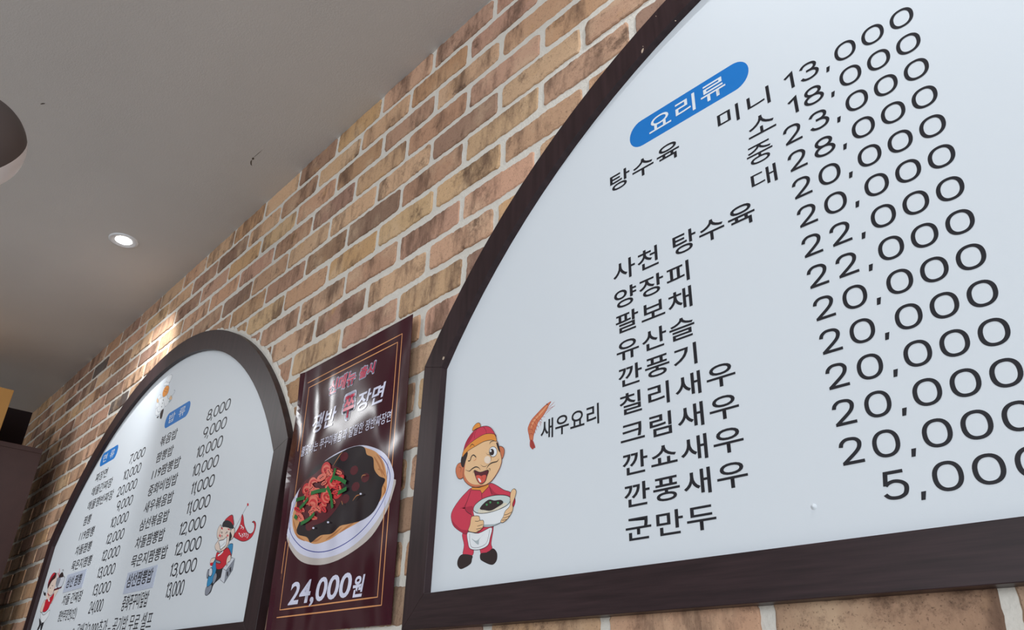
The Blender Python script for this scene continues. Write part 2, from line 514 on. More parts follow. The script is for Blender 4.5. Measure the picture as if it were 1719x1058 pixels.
def board(xc, z_bot, z_sh, half, apex, wid, wid_bot, label):
    """frame of two stiles, a bottom rail and an arch, around a white panel"""
    root = empty('menu_board', (xc, 0, z_bot + HC))
    rise = apex - z_sh
    Ro = (half * half + rise * rise) / (2 * rise); zc = apex - Ro
    Ri = Ro - wid
    a_out = math.asin(half / Ro)
    hi = half - wid
    z_in = zc + math.sqrt(Ri * Ri - hi * hi)
    a_in = math.asin(hi / Ri)

    def strip(outer, inner, film=None):
        mb = MB(); n = len(outer); vv = []
        for (xo, zo), (xi, zi) in zip(outer, inner):
            vv += [(xo, YF, zo + HC), (xi, YF, zi + HC), (xi, YB, zi + HC), (xo, YB, zo + HC)]
        ff = []
        for i in range(n - 1):
            a = 4 * i; d = a + 4
            ff += [(a, a + 1, d + 1, d), (a + 1, a + 2, d + 2, d + 1), (a + 2, a + 3, d + 3, d + 2), (a + 3, a, d, d + 3)]
        ff += [(3, 2, 1, 0), (4 * n - 4, 4 * n - 3, 4 * n - 2, 4 * n - 1)]
        mb.add(vv, ff, film or FRV); return mb
    zb_in = z_bot + wid_bot
    strip([(xc - half, z_bot), (xc + half, z_bot)], [(xc - hi, zb_in), (xc + hi, zb_in)], FR).build('bottom_rail', root, bevel=0.0008)
    for s in (-1, 1):
        strip([(xc + s * half, z_bot), (xc + s * half, z_sh)][::s], [(xc + s * hi, zb_in), (xc + s * hi, z_in)][::s]).build('frame_stile', root, bevel=0.0008)
    K = 44
    o_, i_ = [], []
    for k in range(K + 1):
        t = 1 - 2 * k / K
        o_.append((xc + Ro * math.sin(a_out * t), zc + Ro * math.cos(a_out * t)))
        i_.append((xc + Ri * math.sin(a_in * t), zc + Ri * math.cos(a_in * t)))
    ar = strip(o_, i_).build('frame_arch', root)
    # panel, with its edge tucked behind the frame
    mb = MB(); e = 0.004
    q = [(xc - hi - e, zb_in - e), (xc + hi + e, zb_in - e)]
    q += [(xc + (Ri + e) * math.sin(a_in * (1 - 2 * k / K)), zc + (Ri + e) * math.cos(a_in * (1 - 2 * k / K))) for k in range(K + 1)]
    n = len(q)
    mb.add([(x, YP, z + HC) for x, z in q] + [(x, YP + 0.005, z + HC) for x, z in q],
           [tuple(range(n)), tuple(range(2 * n - 1, n - 1, -1))] + [(i, n + i, n + (i + 1) % n, (i + 1) % n) for i in range(n)], M_panel)
    mb.build('panel', root)
    # rough mortar bead pointed up against the arch
    mb = MB(); vv = []; KB = 150
    for k in range(KB + 1):
        t = 1 - 2 * k / KB
        r2 = Ro + 0.013 + 0.004 * math.sin(k * 0.9 + xc) + 0.003 * math.sin(k * 2.3) + rnd.uniform(-.0015, .0015)
        for rr, y in ((Ro - 0.002, -0.0035), (Ro + 0.006, -0.0035), (r2, 0.001)):
            vv.append((xc + rr * math.sin(a_out * t), y, zc + rr * math.cos(a_out * t) + HC))
    mb.add(vv, [(3 * i + j, 3 * i + j + 1, 3 * i + j + 4, 3 * i + j + 3) for i in range(KB) for j in (0, 1)], M_mortar)
    mb.build('mortar_bead', wall)
    tag(root, label, 'menu board')
    return root


big = board(-0.070, 0.0965, 0.520, 0.936, 1.032, 0.0490, 0.0485,
            'larger nearer arched white menu board with big black prices and a red-capped cook')
small = board(-2.425, 0.078, 0.500, 0.935, 1.015, 0.060, 0.058,
              'smaller-looking farther arched menu board between brown cabinet and maroon poster')

# --- lettering of the near board
def ring(cx_, cz_, rx, rz, n=36, pw=2.25):
    e_ = 2 / pw
    sg = lambda v: math.copysign(abs(v) ** e_, v)
    return [(cx_ + rx * sg(math.cos(2 * math.pi * i / n)), cz_ + rz * sg(math.sin(2 * math.pi * i / n))) for i in range(n)]


# pen paths in a unit box: (points, curved, closed)
GLYPH = {
    '0': [(ring(.5, .5, .5, .5), 0, 1)],
    '1': [([(0, .80), (1, 1), (1, 0)], 0, 0)],
    '2': [([(.02, .70), (.08, .86), (.26, .98), (.48, 1), (.72, .96), (.86, .84), (.88, .70), (.80, .53), (.60, .36), (.30, .16), (.06, 0)], 1, 0), ([(.0, 0), (1, 0)], 0, 0)],
    '3': [([(.04, .80), (.16, .93), (.34, 1), (.55, 1), (.76, .95), (.88, .83), (.86, .68), (.72, .57), (.50, .535), (.34, .535)], 1, 0),
          ([(.34, .535), (.55, .535), (.80, .48), (.95, .36), (.96, .22), (.84, .07), (.60, 0), (.38, 0), (.16, .06), (.02, .19)], 1, 0)],
    '4': [([(.74, 0), (.74, 1), (.02, .27), (1, .27)], 0, 0)],
    '5': [([(.92, 1), (.18, 1), (.10, .50)], 0, 0), ([(.10, .50), (.26, .60), (.50, .645), (.76, .59), (.93, .46), (.95, .30), (.86, .11), (.64, .01), (.40, 0), (.18, .05), (.03, .18)], 1, 0)],
    '7': [([(0, 1), (1, 1), (.55, .5), (.35, 0)], 0, 0)],
    '8': [(ring(.5, .765, .40, .235, 28, 2), 0, 1), (ring(.5, .265, .49, .265, 32, 2), 0, 1)],
    '9': [(ring(.48, .68, .47, .32, 32, 2), 0, 1), ([(.95, .68), (.92, .46), (.80, .24), (.62, .06), (.52, 0)], 1, 0)],
}


def price(s, R, B, hgt, dw, pitch, one, comma, wx, wz, parent):
    """a price set from its right end R leftwards on the baseline B"""
    mb = MB(); x = R; k = 0
    p3 = lambda q: (q[0], YP - .00025 - k * .00002, q[1] + HC)
    first = True
    for ch in reversed(s):
        if ch == ',':
            cx_ = x - comma * .62 + (pitch - dw)
            q = [(cx_ + wx * .10, B + hgt * .13), (cx_ - wx * .9, B + hgt * .13), (cx_ - wx * 1.2, B - hgt * .15), (cx_ - wx * .35, B - hgt * .15)]
            mb.add([p3(a_) for a_ in q], [(0, 1, 2, 3)], M_ink); x -= comma; continue
        w_ = one if ch == '1' else dw
        x0 = x - w_
        for pts, curved, closed in GLYPH[ch]:
            k += 1
            q = [(x0 + wx / 2 + a_ * (w_ - wx), B + wz / 2 + c_ * (hgt - wz)) for a_, c_ in pts]
            if curved:
                q = spline(q, False, 4)
            q = [(a_ / wx, c_ / wz) for a_, c_ in q]
            n = len(q); vs_ = []
            for i in range(n):
                a_ = q[i - 1] if (i or closed) else None
                c_ = q[(i + 1) % n] if (i < n - 1 or closed) else None
                u = []
                for (p, r_) in ((a_, q[i]), (q[i], c_)):
                    if p and r_:
                        d_ = (r_[0] - p[0], r_[1] - p[1]); L_ = math.hypot(*d_) or 1; u.append((-d_[1] / L_, d_[0] / L_))
                nx, nz_ = sum(t[0] for t in u), sum(t[1] for t in u); L_ = math.hypot(nx, nz_) or 1
                nx, nz_ = nx / L_, nz_ / L_
                mit = min(2.4, 1 / max(.3, nx * u[0][0] + nz_ * u[0][1])) * .5
                vs_ += [p3(((q[i][0] + nx * mit) * wx, (q[i][1] + nz_ * mit) * wz)), p3(((q[i][0] - nx * mit) * wx, (q[i][1] - nz_ * mit) * wz))]
            mb.add(vs_, [(2 * i, 2 * i + 1, 2 * ((i + 1) % n) + 1, 2 * ((i + 1) % n)) for i in range(n if closed else n - 1)], M_ink)
        x = x0 - (pitch - dw)
    return mb.build('price', parent)


for s, R, B in (('13,000', -.1500, .6818), ('18,000', -.1505, .6430), ('23,000', -.1500, .6047), ('28,000', -.1498, .5655), ('20,000', -.1502, .5266), ('20,000', -.1500, .4876),
                ('22,000', -.1506, .4482), ('22,000', -.1504, .4092), ('20,000', -.1497, .3701), ('20,000', -.1491, .3312), ('20,000', -.1488, .2923), ('20,000', -.1485, .2535),
                ('20,000', -.1482, .2146), ('5,000', -.1478, .1757)):
    price(s, R, B, .0262, .0254, .0325, .0135, .0127, .0042, .0031, big)
IT = [('탕수육', -.5880, .6771, -.4640, .7079), ('사천 탕수육', -.5885, .5235, -.3675, .5545), ('양장피', -.5885, .4822, -.4655, .5112),
      ('팔보채', -.5873, .4448, -.4650, .4738), ('유산슬', -.5876, .4054, -.4651, .4341), ('깐풍기', -.5863, .3680, -.4653, .3960),
      ('칠리새우', -.5860, .3302, -.4176, .3588), ('크림새우', -.5863, .2915, -.4177, .3200), ('깐쇼새우', -.5850, .2528, -.4168, .2814),
      ('깐풍새우', -.5842, .2142, -.4165, .2427), ('군만두', -.5839, .1756, -.4596, .2030), ('미니', -.4017, .6810, -.3255, .7086),
      ('소', -.3615, .6415, -.3238, .6697), ('중', -.3679, .6004, -.3328, .6290), ('대', -.3667, .5645, -.3327, .5900)]
for s, L, B, R, T in IT:
    lettering('menu_item', s, L, B, R, T, M_ink, PAN, big, bold=(0.004, 0.008, 0.011)[min(2, len(s) - 1)], space=1.10 if len(s) > 1 else 1)
lettering('menu_item', '새우요리', -.7290, .3302, -.6209, .3585, M_ink, PAN, big, bold=0.012, space=1.02)


def pill(L, B, R, T, rad, parent):
    a = Art(PAN, None); q = []
    for cx_, cz_, a0 in ((R - rad, B + rad, -90), (R - rad, T - rad, 0), (L + rad, T - rad, 90), (L + rad, B + rad, 180)):
        for i in range(9):
            t = math.radians(a0 + i * 11.25); q.append((cx_ + rad * math.cos(t), cz_ + rad * math.sin(t)))
    a.poly2(q, M_blue)
    o = a.build('heading_badge', parent)
    return o


pb_ = pill(-.5475, .7304, -.3482, .7767, .0228, big)
lettering('heading_text', '요리류', -.5115, .7385, -.3837, .7690, M_white, PAN, pb_, bold=0.010, space=1.1)


def screw_cap(px, py, r, parent):
    x, z = hit(px, py, PAN); mb = MB(); vv = []; rings = [(r, 0), (r * .7, .4), (r * .35, .75), (r * .2, 1)]
    for rr, h in rings:
        vv += [(x + rr * math.cos(t), YP - h * 0.0022, z + HC + rr * math.sin(t)) for t in [math.pi * i / 8 for i in range(16)]]
    ff = [(k * 16 + i, k * 16 + (i + 1) % 16, k * 16 + 16 + (i + 1) % 16, k * 16 + 16 + i) for k in range(3) for i in range(16)] + [tuple(range(48, 64))]
    mb.add(vv, ff, M_panel); mb.build('screw_bump', parent, smooth=True)


screw_cap(1366, 851, 0.0032, big)

# --- chips in the dark film of the near frame
M_chip = mat('bare_chip', lin(190, 170, 150), .8, .1)
for c_, group_ in (((1040, 0, 7.555), ([(276, 650), (292, 618), (306, 612), (300, 650), (284, 676)], [(290, 590), (298, 584), (304, 592)], [(700, 262), (712, 256), (720, 264), (708, 270)], [(455, 206), (464, 200), (468, 210)])),
                   ((690, 480, 7.557), ([(398, 925), (408, 900), (425, 902), (418, 930), (402, 940)], [(366, 572), (374, 566), (378, 578)]))):
    for p in group_:
        a = Art(flat(YF), crop(*c_, flat(YF))); a.poly(p, M_chip); a.build('paint_chip', big)

# --- the printed cook on the near board
RED = mat('red_ink', lin(212, 60, 84), .5, .3); DRED = mat('deep_red_ink', lin(180, 42, 68), .5, .3)
ORG = mat('orange_ink', lin(238, 152, 66), .5, .3); SKIN = mat('skin_ink', lin(242, 198, 150), .5, .3); SKD = mat('tan_ink', lin(212, 122, 84), .5, .3)
PALE = mat('pale_ink', lin(246, 226, 206), .5, .3); BRN = mat('brown_black_ink', lin(52, 38, 38), .5, .3); GRY = mat('grey_ink', lin(176, 186, 190), .5, .3)
GREEN = mat('green_ink', lin(70, 150, 90), .5, .3); TONG = mat('coral_ink', lin(224, 92, 76), .5, .3); WHT = mat('pure_white_ink', (.86, .88, .9, 1), .5, .3)
NOOD = mat('noodle_ink', lin(232, 222, 200), .5, .3); MAR = mat('dark_mouth_ink', lin(96, 34, 44), .5, .3)
OUT = M_ink
K1 = crop(740, 700, 8.1375, PAN); K2 = crop(740, 800, 6.6125, PAN)
a = Art(PAN, K2)
a.poly([(240, 635), (258, 760), (245, 868), (300, 882), (355, 872), (365, 800), (345, 640)], RED, OUT)
a.poly([(440, 640), (443, 858), (520, 840), (570, 800), (560, 740), (585, 560), (540, 570)], RED, OUT)
a.poly([(240, 868), (195, 915), (185, 980), (215, 1025), (260, 1015), (330, 970), (345, 920), (345, 880)], BRN, OUT)
a.poly([(445, 858), (440, 915), (470, 942), (540, 975), (585, 975), (620, 930), (625, 860), (600, 815), (570, 805), (520, 845)], BRN, OUT)
a.poly([(345, 130), (280, 180), (200, 270), (130, 380), (115, 460), (150, 560), (270, 640), (305, 612), (330, 622), (420, 632), (560, 570), (600, 540),
        (700, 430), (800, 350), (828, 260), (780, 180), (700, 150), (620, 100), (560, 75), (530, 95), (450, 150)], RED, OUT)
a.poly([(120, 480), (150, 560), (270, 640), (300, 600), (230, 590), (160, 530)], DRED)
a.poly([(310, 230), (340, 150), (270, 360), (340, 430), (345, 400), (350, 330), (210, 360), (260, 330)], DRED)
a.poly([(540, 110), (570, 200), (660, 205), (600, 180)], DRED)
a.line([(335, 150), (300, 260), (270, 365), (345, 430)], OUT); a.line([(345, 430), (335, 520), (300, 610)], OUT)
a.line([(455, 185), (458, 245)], OUT); a.line([(540, 110), (570, 205)], OUT)
a.poly([(345, 122), (430, 124), (530, 85), (535, 112), (460, 190), (440, 155), (345, 150)], ORG, OUT, smooth=False)
a.poly([(300, 622), (420, 632), (565, 567), (550, 680), (520, 770), (420, 815), (330, 805), (305, 740)], WHT, OUT)
a.line([(322, 640), (325, 720), (345, 785), (420, 790), (500, 750), (530, 680), (545, 590)], OUT, .0005)
a.poly([(345, 690), (400, 715), (480, 640), (430, 700), (420, 760), (370, 720)], GRY)
a.poly([(365, 360), (370, 430), (410, 520), (440, 550), (500, 562), (580, 553), (680, 505), (740, 420), (775, 320), (776, 250), (600, 380), (420, 410)], WHT, OUT)
a.poly([(430, 540), (500, 562), (580, 553), (680, 505), (600, 530), (500, 535)], GRY)
a.poly([(365, 360), (390, 310), (470, 250), (580, 215), (690, 208), (760, 225), (778, 260), (740, 320), (640, 370), (520, 405), (420, 410), (375, 390)], mat('bowl_inside_ink', lin(206, 218, 216), .5, .3), OUT, .0010)
a.poly([(415, 400), (445, 350), (560, 372), (700, 298), (735, 312), (640, 368), (520, 402), (440, 408)], NOOD)
for i in range(14):
    x = 425 + i * 22
    a.line([(x, 402 - i * 7.2 + (3 if i < 5 else 0)), (x - 10 + i * 1.2, 372 - i * 5.0)], GRY, .00035)
a.poly([(440, 360), (480, 305), (540, 262), (600, 272), (670, 265), (695, 295), (640, 335), (560, 378), (490, 372)], BRN, OUT)
for p in ((515, 315), (555, 290), (640, 295)):
    a.oval(p, 11, 12, GREEN)
a.poly([(345, 455), (380, 440), (430, 445), (441, 488), (475, 490), (481, 530), (470, 570), (440, 600), (400, 624), (340, 618), (310, 600), (330, 540)], SKIN, OUT)
a.line([(440, 490), (415, 500), (385, 498)], OUT); a.line([(472, 535), (410, 555)], OUT); a.line([(462, 575), (400, 588)], OUT); a.line([(440, 603), (405, 612)], OUT)
a.poly([(780, 190), (800, 150), (825, 140), (842, 170), (830, 230), (802, 310), (808, 350), (790, 410), (740, 480), (690, 515), (670, 500), (700, 450), (720, 390), (772, 330), (775, 250)], SKIN, OUT)
a.line([(798, 395), (740, 425), (712, 430)], OUT); a.line([(775, 440), (700, 465)], OUT); a.line([(740, 480), (685, 490)], OUT)
a.tr = K1
a.poly([(310, 640), (250, 640), (218, 690), (212, 750), (230, 820), (260, 850), (300, 840), (330, 790)], SKD, OUT)
a.line([(255, 690), (285, 700), (275, 760)], OUT, .0005)
a.poly([(800, 415), (845, 410), (875, 450), (870, 520), (840, 580), (805, 520)], SKD, OUT)
a.poly([(375, 470), (345, 590), (320, 720), (315, 830), (350, 900), (430, 955), (520, 962), (620, 935), (700, 880), (780, 770), (830, 660), (840, 570), (805, 430), (775, 335), (690, 310), (560, 350), (460, 410)], SKD, OUT)
a.poly([(380, 470), (352, 590), (335, 720), (335, 800), (380, 880), (450, 925), (540, 930), (620, 925), (700, 872), (776, 765), (826, 655), (835, 570), (800, 430), (770, 340), (690, 315), (560, 355), (460, 415)], SKIN)
a.poly([(375, 490), (300, 540), (285, 640), (315, 690), (350, 600)], BRN, OUT)
a.poly([(768, 355), (800, 395), (818, 480), (795, 450)], BRN, OUT)
a.poly([(318, 480), (345, 370), (400, 270), (470, 190), (560, 140), (640, 130), (700, 160), (745, 230), (760, 275), (640, 260), (560, 280), (440, 360), (340, 460)], RED, OUT)
a.poly([(330, 440), (345, 370), (400, 270), (470, 190), (430, 300), (350, 420)], DRED)
a.line([(590, 140), (625, 185), (632, 235)], OUT, .0005); a.line([(500, 175), (475, 230), (468, 300)], OUT, .0005)
a.poly([(305, 555), (320, 470), (400, 375), (500, 300), (600, 245), (680, 232), (748, 248), (770, 335), (700, 320), (600, 340), (500, 395), (400, 455), (340, 510)], ORG, OUT)
a.poly([(445, 195), (450, 150), (490, 100), (530, 85), (550, 110), (548, 142), (500, 162)], ORG, OUT)
a.oval((725, 480), 54, 70, WHT, OUT); a.oval((708, 485), 32, 45, BRN); a.oval((693, 470), 11, 16, WHT)
a.oval((650, 590), 46, 52, PALE)
a.line([(555, 655), (580, 678), (620, 682), (655, 655)], OUT, .0006, True); a.line([(630, 490), (650, 520), (690, 522), (698, 580), (680, 620)], OUT, .0006, True)
a.line([(385, 605), (410, 600), (430, 545), (460, 525), (492, 555)], OUT, .0015); a.line([(495, 560), (485, 590), (460, 600)], SKD, .0006)
a.line([(350, 728), (400, 745), (440, 712), (490, 687), (530, 700), (552, 727)], OUT, .0016, True)
a.line([(635, 715), (665, 665), (710, 632), (780, 612), (803, 575)], OUT, .0016, True)
a.poly([(470, 738), (550, 762), (662, 732), (640, 820), (620, 880), (580, 915), (540, 910), (500, 850)], MAR, OUT, .0009)
a.poly([(493, 812), (530, 800), (565, 812), (600, 798), (632, 808), (615, 880), (575, 910), (540, 905), (510, 860)], TONG)
a.poly([(520, 845), (545, 850), (565, 890), (545, 895)], WHT); a.line([(572, 812), (578, 855)], OUT, .0005)
a.line([(457, 770), (462, 742), (480, 732)], OUT); a.line([(668, 712), (688, 715), (680, 742)], OUT)
a.line([(680, 378), (695, 345), (745, 332)], OUT, .0010, True); a.line([(408, 420), (438, 378), (475, 402)], OUT, .0010, True)
a.build('printed_cook', big)

# --- printed shrimp
a = Art(PAN, crop(870, 660, 9.62, PAN))
SH = mat('shrimp_ink', lin(214, 122, 84), .5, .3, (60, .25)); SHD = mat('shrimp_red_ink', lin(176, 66, 58), .5, .3); SHL = mat('shrimp_light_ink', lin(236, 166, 120), .5, .3)
for L_ in ([(430, 360), (480, 300), (600, 190)], [(460, 265), (530, 200), (592, 138)], [(440, 300), (520, 240), (590, 210)], [(395, 385), (435, 385)], [(350, 430), (375, 425), (385, 455)],
           [(340, 470), (360, 500), (355, 540)], [(330, 450), (370, 470), (378, 490)], [(300, 520), (322, 540), (320, 560)], [(280, 560), (298, 590), (295, 612)], [(262, 610), (272, 630), (278, 655)]):
    a.line(L_, SHD, .0007, True)
a.poly([(530, 140), (470, 175), (400, 235), (310, 330), (220, 430), (170, 530), (158, 590), (175, 680), (195, 770), (235, 770), (250, 680), (290, 560), (330, 460), (400, 370), (450, 290), (500, 190)], SH, SHD)
a.poly([(480, 190), (400, 270), (330, 350), (250, 440), (210, 540), (200, 600), (215, 560), (270, 450), (350, 360), (420, 280)], SHL)
for L_ in ([(310, 330), (345, 400)], [(250, 405), (290, 420), (325, 470)], [(215, 455), (260, 470), (300, 540)], [(180, 520), (230, 520), (275, 585)], [(162, 590), (215, 585), (258, 640)], [(175, 670), (215, 655), (250, 680)], [(455, 170), (480, 200)]):
    a.line(L_, SHD, .0007, True)
a.poly([(195, 765), (190, 850), (210, 890), (240, 912), (255, 890), (278, 885), (265, 830), (235, 765)], SHD)
a.line([(215, 770), (240, 840), (250, 890)], MAR, .0004)
a.oval((470, 183), 9, 10, BRN)
a.build('printed_shrimp', big)

# --- lettering of the far board
C1 = [('짜장면', -3.003, .6690, -2.875, .7030), ('해물간짜장', -3.003, .6186, -2.783, .6535), ('해물쟁반짜장', -3.003, .5690, -2.732, .6035), ('짬뽕', -3.000, .5165, -2.917, .5505),
      ('119짬뽕', -2.997, .4650, -2.836, .4990), ('차돌짬뽕', -2.996, .4155, -2.820, .4490), ('묵은지짬뽕', -2.992, .3655, -2.773, .3990), ('차돌 간짜장', -2.986, .2560, -2.772, .2910), ('쟁반쭈장면(2인)', -2.980, .2000, -2.781, .2405)]
C2 = [('볶음밥', -2.378, .6690, -2.247, .7020), ('짬뽕밥', -2.379, .6185, -2.247, .6510), ('119짬뽕밥', -2.379, .5680, -2.164, .6015), ('중화비빔밥', -2.377, .5175, -2.155, .5520), ('새우볶음밥', -2.376, .4680, -2.155, .5020),
      ('삼선볶음밥', -2.376, .4180, -2.155, .4515), ('차돌짬뽕밥', -2.375, .3670, -2.155, .4015), ('묵은지짬뽕밥', -2.372, .3165, -2.103, .3510), ('중화쭈꾸미덮밥', -2.361, .2020, -2.164, .2430)]
for s, L, B, R, T in C1 + C2:
    lettering('menu_item', s, L, B, R, T, M_ink, PAN, small, bold=0.008)
P1 = ['7,000', '10,000', '20,000', '9,000', '10,000', '12,000', '12,000', '13,000', '13,000', '24,000']
P2 = ['8,000', '9,000', '10,000', '10,000', '11,000', '11,000', '12,000', '12,000', '13,000', '13,000']
for i, (p, q) in enumerate(zip(P1, P2)):
    z = .6690 - .0506 * i
    if i < 9:
        price(p, -2.508, z - .0005, .0325, .0320, .0352, .0130, .0085, .0052, .0038, small)
        price(q, -1.886, z - .0003, .0325, .0325, .0358, .0130, .0085, .0052, .0038, small)
    else:
        price(p, -2.533, z - .0003, .0345, .0235, .0245, .0110, .0060, .0044, .0036, small)
        price(q, -1.935, z + .0010, .0360, .0225, .0240, .0110, .0060, .0044, .0036, small)
lettering('footnote', '※ 곱배기2,000추가 – 공기밥 무료 셀프', -2.775, .1440, -2.100, .1890, M_ink, PAN, small, bold=0.0)
for L, B, R, T, s, TL, TR in ((-3.005, .7262, -2.822, .7770, '면 류', -2.975, -2.852), (-2.382, .7259, -2.190, .7750, '밥 류', -2.352, -2.224)):
    o = pill(L, B, R, T, .0235, small)
    lettering('heading_text', s, TL, .7370, TR, .7665, M_white, PAN, o, bold=0.0, space=1.15)
M_strip = mat('label_paper', lin(196, 204, 222), .4, .4)
for q, s, L, B, R, T in (((-3.010, .2990, -2.800, .3560), '삼선 짬뽕', -2.990, .3110, -2.826, .3460), ((-2.375, .2480, -2.150, .3045), '삼선짬뽕밥', -2.362, .2625, -2.170, .3000)):
    mb = MB(); mb.box((q[0], YP - .0011, q[1] + HC), (q[2], YP - .0001, q[3] + HC), M_strip)
    o = mb.build('label_strip', small); o['label'] = 'pale grey-blue paper strip stuck over the printed line'
    lettering('label_text', s, L, B, R, T, M_ink, PAN, o, bold=0.010, lift=.0014)

# --- printed delivery rider, waitress and small cook on the far board
SKP = mat('fair_skin_ink', lin(236, 214, 200), .5, .3); BLU2 = mat('scooter_blue_ink', lin(52, 140, 190), .5, .3); BLK = M_ink; LG = mat('light_grey_ink', lin(214, 218, 226), .5, .3)
MG = mat('mid_grey_ink', lin(140, 144, 156), .5, .3); CHK = mat('cheek_ink', lin(232, 110, 110), .5, .3); RED2 = mat('bright_red_ink', lin(204, 32, 50), .5, .3)
a = Art(PAN, crop(330, 840, 6.225, PAN)); lw = .0012
a.line([(372, 350), (535, 45)], MG, .002); a.oval((536, 46), 9, 16, RED2)
a.poly([(475, 150), (490, 180), (500, 260), (530, 330), (560, 350), (590, 330), (605, 280), (600, 240), (580, 230), (600, 218), (620, 245), (612, 310), (580, 380), (530, 420), (480, 430), (430, 410), (385, 375), (420, 320), (455, 250)], RED2, OUT, lw)
for L_ in ([(460, 262), (475, 275), (462, 300)], [(480, 280), (492, 290), (484, 305)], [(440, 345), (452, 352), (445, 365)], [(455, 370), (466, 372), (462, 384)], [(475, 350), (486, 372), (474, 388)], [(494, 345), (505, 360), (496, 380)], [(515, 342), (522, 360), (512, 385)], [(535, 350), (540, 372), (526, 396)]):
    a.line(L_, WHT, .0022)
a.poly([(330, 490), (345, 460), (375, 455), (380, 480), (365, 580), (345, 540)], BLU2, OUT, lw)
a.poly([(200, 715), (275, 710), (258, 800), (180, 880), (150, 960), (110, 990), (120, 900), (170, 800)], BLK)
a.poly([(90, 985), (97, 920), (130, 893), (160, 885), (150, 940), (115, 992)], MG, OUT, lw)
a.poly([(210, 600), (216, 640), (207, 720), (180, 820), (150, 880), (110, 905), (115, 840), (140, 760), (170, 680)], BLU2, OUT, lw)
a.poly([(178, 800), (205, 760), (212, 800), (190, 860), (170, 870)], MG, OUT, lw)
a.poly([(215, 545), (245, 550), (290, 520), (330, 497), (362, 560), (360, 600), (310, 680), (250, 722), (207, 712), (205, 620), (200, 600)], RED2, OUT, lw)
a.line([(225, 580), (255, 560), (280, 532)], WHT, .004)
a.poly([(275, 715), (370, 600), (402, 610), (310, 735)], LG, OUT, lw, smooth=False); a.poly([(275, 715), (310, 735), (290, 866), (250, 832)], LG, OUT, lw, smooth=False)
a.poly([(310, 735), (402, 610), (376, 730), (290, 866)], MG, OUT, lw, smooth=False)
for x, y in ((325, 772), (355, 728)):
    a.line([(x - 8, y - 10), (x + 10, y - 25)], BLK, .003); a.line([(x - 8, y + 8), (x + 10, y - 8)], BLK, .003); a.line([(x - 6, y + 22), (x + 8, y + 8)], BLK, .003)
    a.line([(x, y - 20), (x - 2, y + 18)], BLK, .003)
a.poly([(315, 640), (330, 590), (355, 570), (362, 600), (350, 640), (330, 652), (318, 690)], SKP, OUT, lw)
a.poly([(145, 650), (160, 612), (200, 603), (180, 650), (152, 668)], SKP, OUT, lw); a.poly([(145, 660), (175, 652), (165, 685), (147, 682)], RED2)
a.poly([(205, 628), (250, 640), (248, 662), (210, 652)], MG, OUT, lw)
a.oval((150, 752), 18, 46, LG, OUT, .15, lw); a.oval((122, 770), 10, 48, MG, OUT, .15, lw)
a.poly([(260, 262), (235, 285), (218, 340), (225, 400), (255, 370)], SKP, OUT, lw); a.poly([(392, 290), (402, 330), (385, 390), (350, 415), (355, 330)], SKP, OUT, lw)
a.poly([(270, 285), (240, 360), (230, 420), (200, 465), (198, 500), (215, 528), (250, 535), (290, 520), (330, 470), (350, 400), (362, 310), (330, 285)], SKP, OUT, lw)
a.poly([(355, 330), (375, 380), (345, 430), (345, 395)], BLK)
a.poly([(300, 225), (330, 180), (375, 155), (387, 200), (386, 265)], RED2, OUT, lw)
a.poly([(272, 272), (285, 228), (320, 210), (360, 225), (386, 260), (384, 300), (340, 285), (290, 278)], BLK)
a.poly([(238, 428), (290, 412), (320, 385), (312, 465), (285, 495), (255, 515), (246, 470)], WHT, OUT, .0016); a.line([(250, 490), (275, 470), (305, 440)], MG, .0010)
a.oval((250, 372), 10, 14, CHK); a.oval((330, 370), 10, 12, CHK); a.line([(258, 400), (262, 378), (272, 370), (278, 385)], OUT, lw)
a.line([(258, 335), (275, 338), (266, 352)], OUT, .0014); a.line([(305, 352), (325, 330), (322, 348)], OUT, .0014)
a.poly([(262, 290), (272, 285), (280, 305), (268, 305)], RED2); a.poly([(330, 298), (350, 300), (350, 315), (335, 308)], RED2)
a.build('printed_rider', small)

a = Art(PAN, crop(50, 930, 8.26, PAN)); lw = .0016
a.poly([(130, 890), (158, 965), (130, 1040), (100, 1075), (105, 1040), (130, 980)], BLK); a.poly([(165, 950), (205, 925), (185, 990), (160, 1060), (145, 1050)], BLK)
a.poly([(210, 640), (165, 720), (145, 800), (170, 812), (200, 760), (225, 680)], SKP, OUT, lw)
a.poly([(300, 690), (350, 590), (400, 495), (345, 498), (330, 560), (300, 640)], SKP, OUT, lw)
a.poly([(160, 812), (185, 850), (225, 830), (275, 780), (258, 860), (205, 940), (165, 955), (150, 880)], WHT, OUT, lw)
a.poly([(225, 642), (290, 600), (335, 548), (325, 620), (285, 700), (255, 765), (210, 806), (180, 795), (205, 710)], RED2, OUT, lw)
a.poly([(255, 640), (270, 632), (278, 655), (265, 665)], WHT)
a.poly([(368, 272), (380, 300), (365, 400), (330, 530), (290, 580), (252, 545), (255, 465), (310, 365)], SKP, OUT, lw)
a.poly([(225, 600), (245, 530), (265, 580), (285, 590), (265, 640)], SKP)
a.poly([(248, 480), (258, 400), (300, 305), (335, 265), (368, 275), (358, 330), (310, 375), (265, 460)], mat('dark_hair_ink', lin(70, 26, 30), .5, .3), OUT, lw)
a.poly([(255, 420), (300, 305), (335, 265), (350, 280), (300, 340)], RED2)
a.poly([(190, 512), (205, 540), (222, 535), (220, 582), (197, 570)], BLK)
a.line([(250, 550), (268, 590), (262, 610)], RED2, .003); a.line([(280, 470), (290, 480)], OUT, .002); a.line([(310, 440), (325, 445)], OUT, .002); a.oval((290, 500), 14, 14, PALE)
a.line([(335, 503), (442, 462)], MAR, .006)
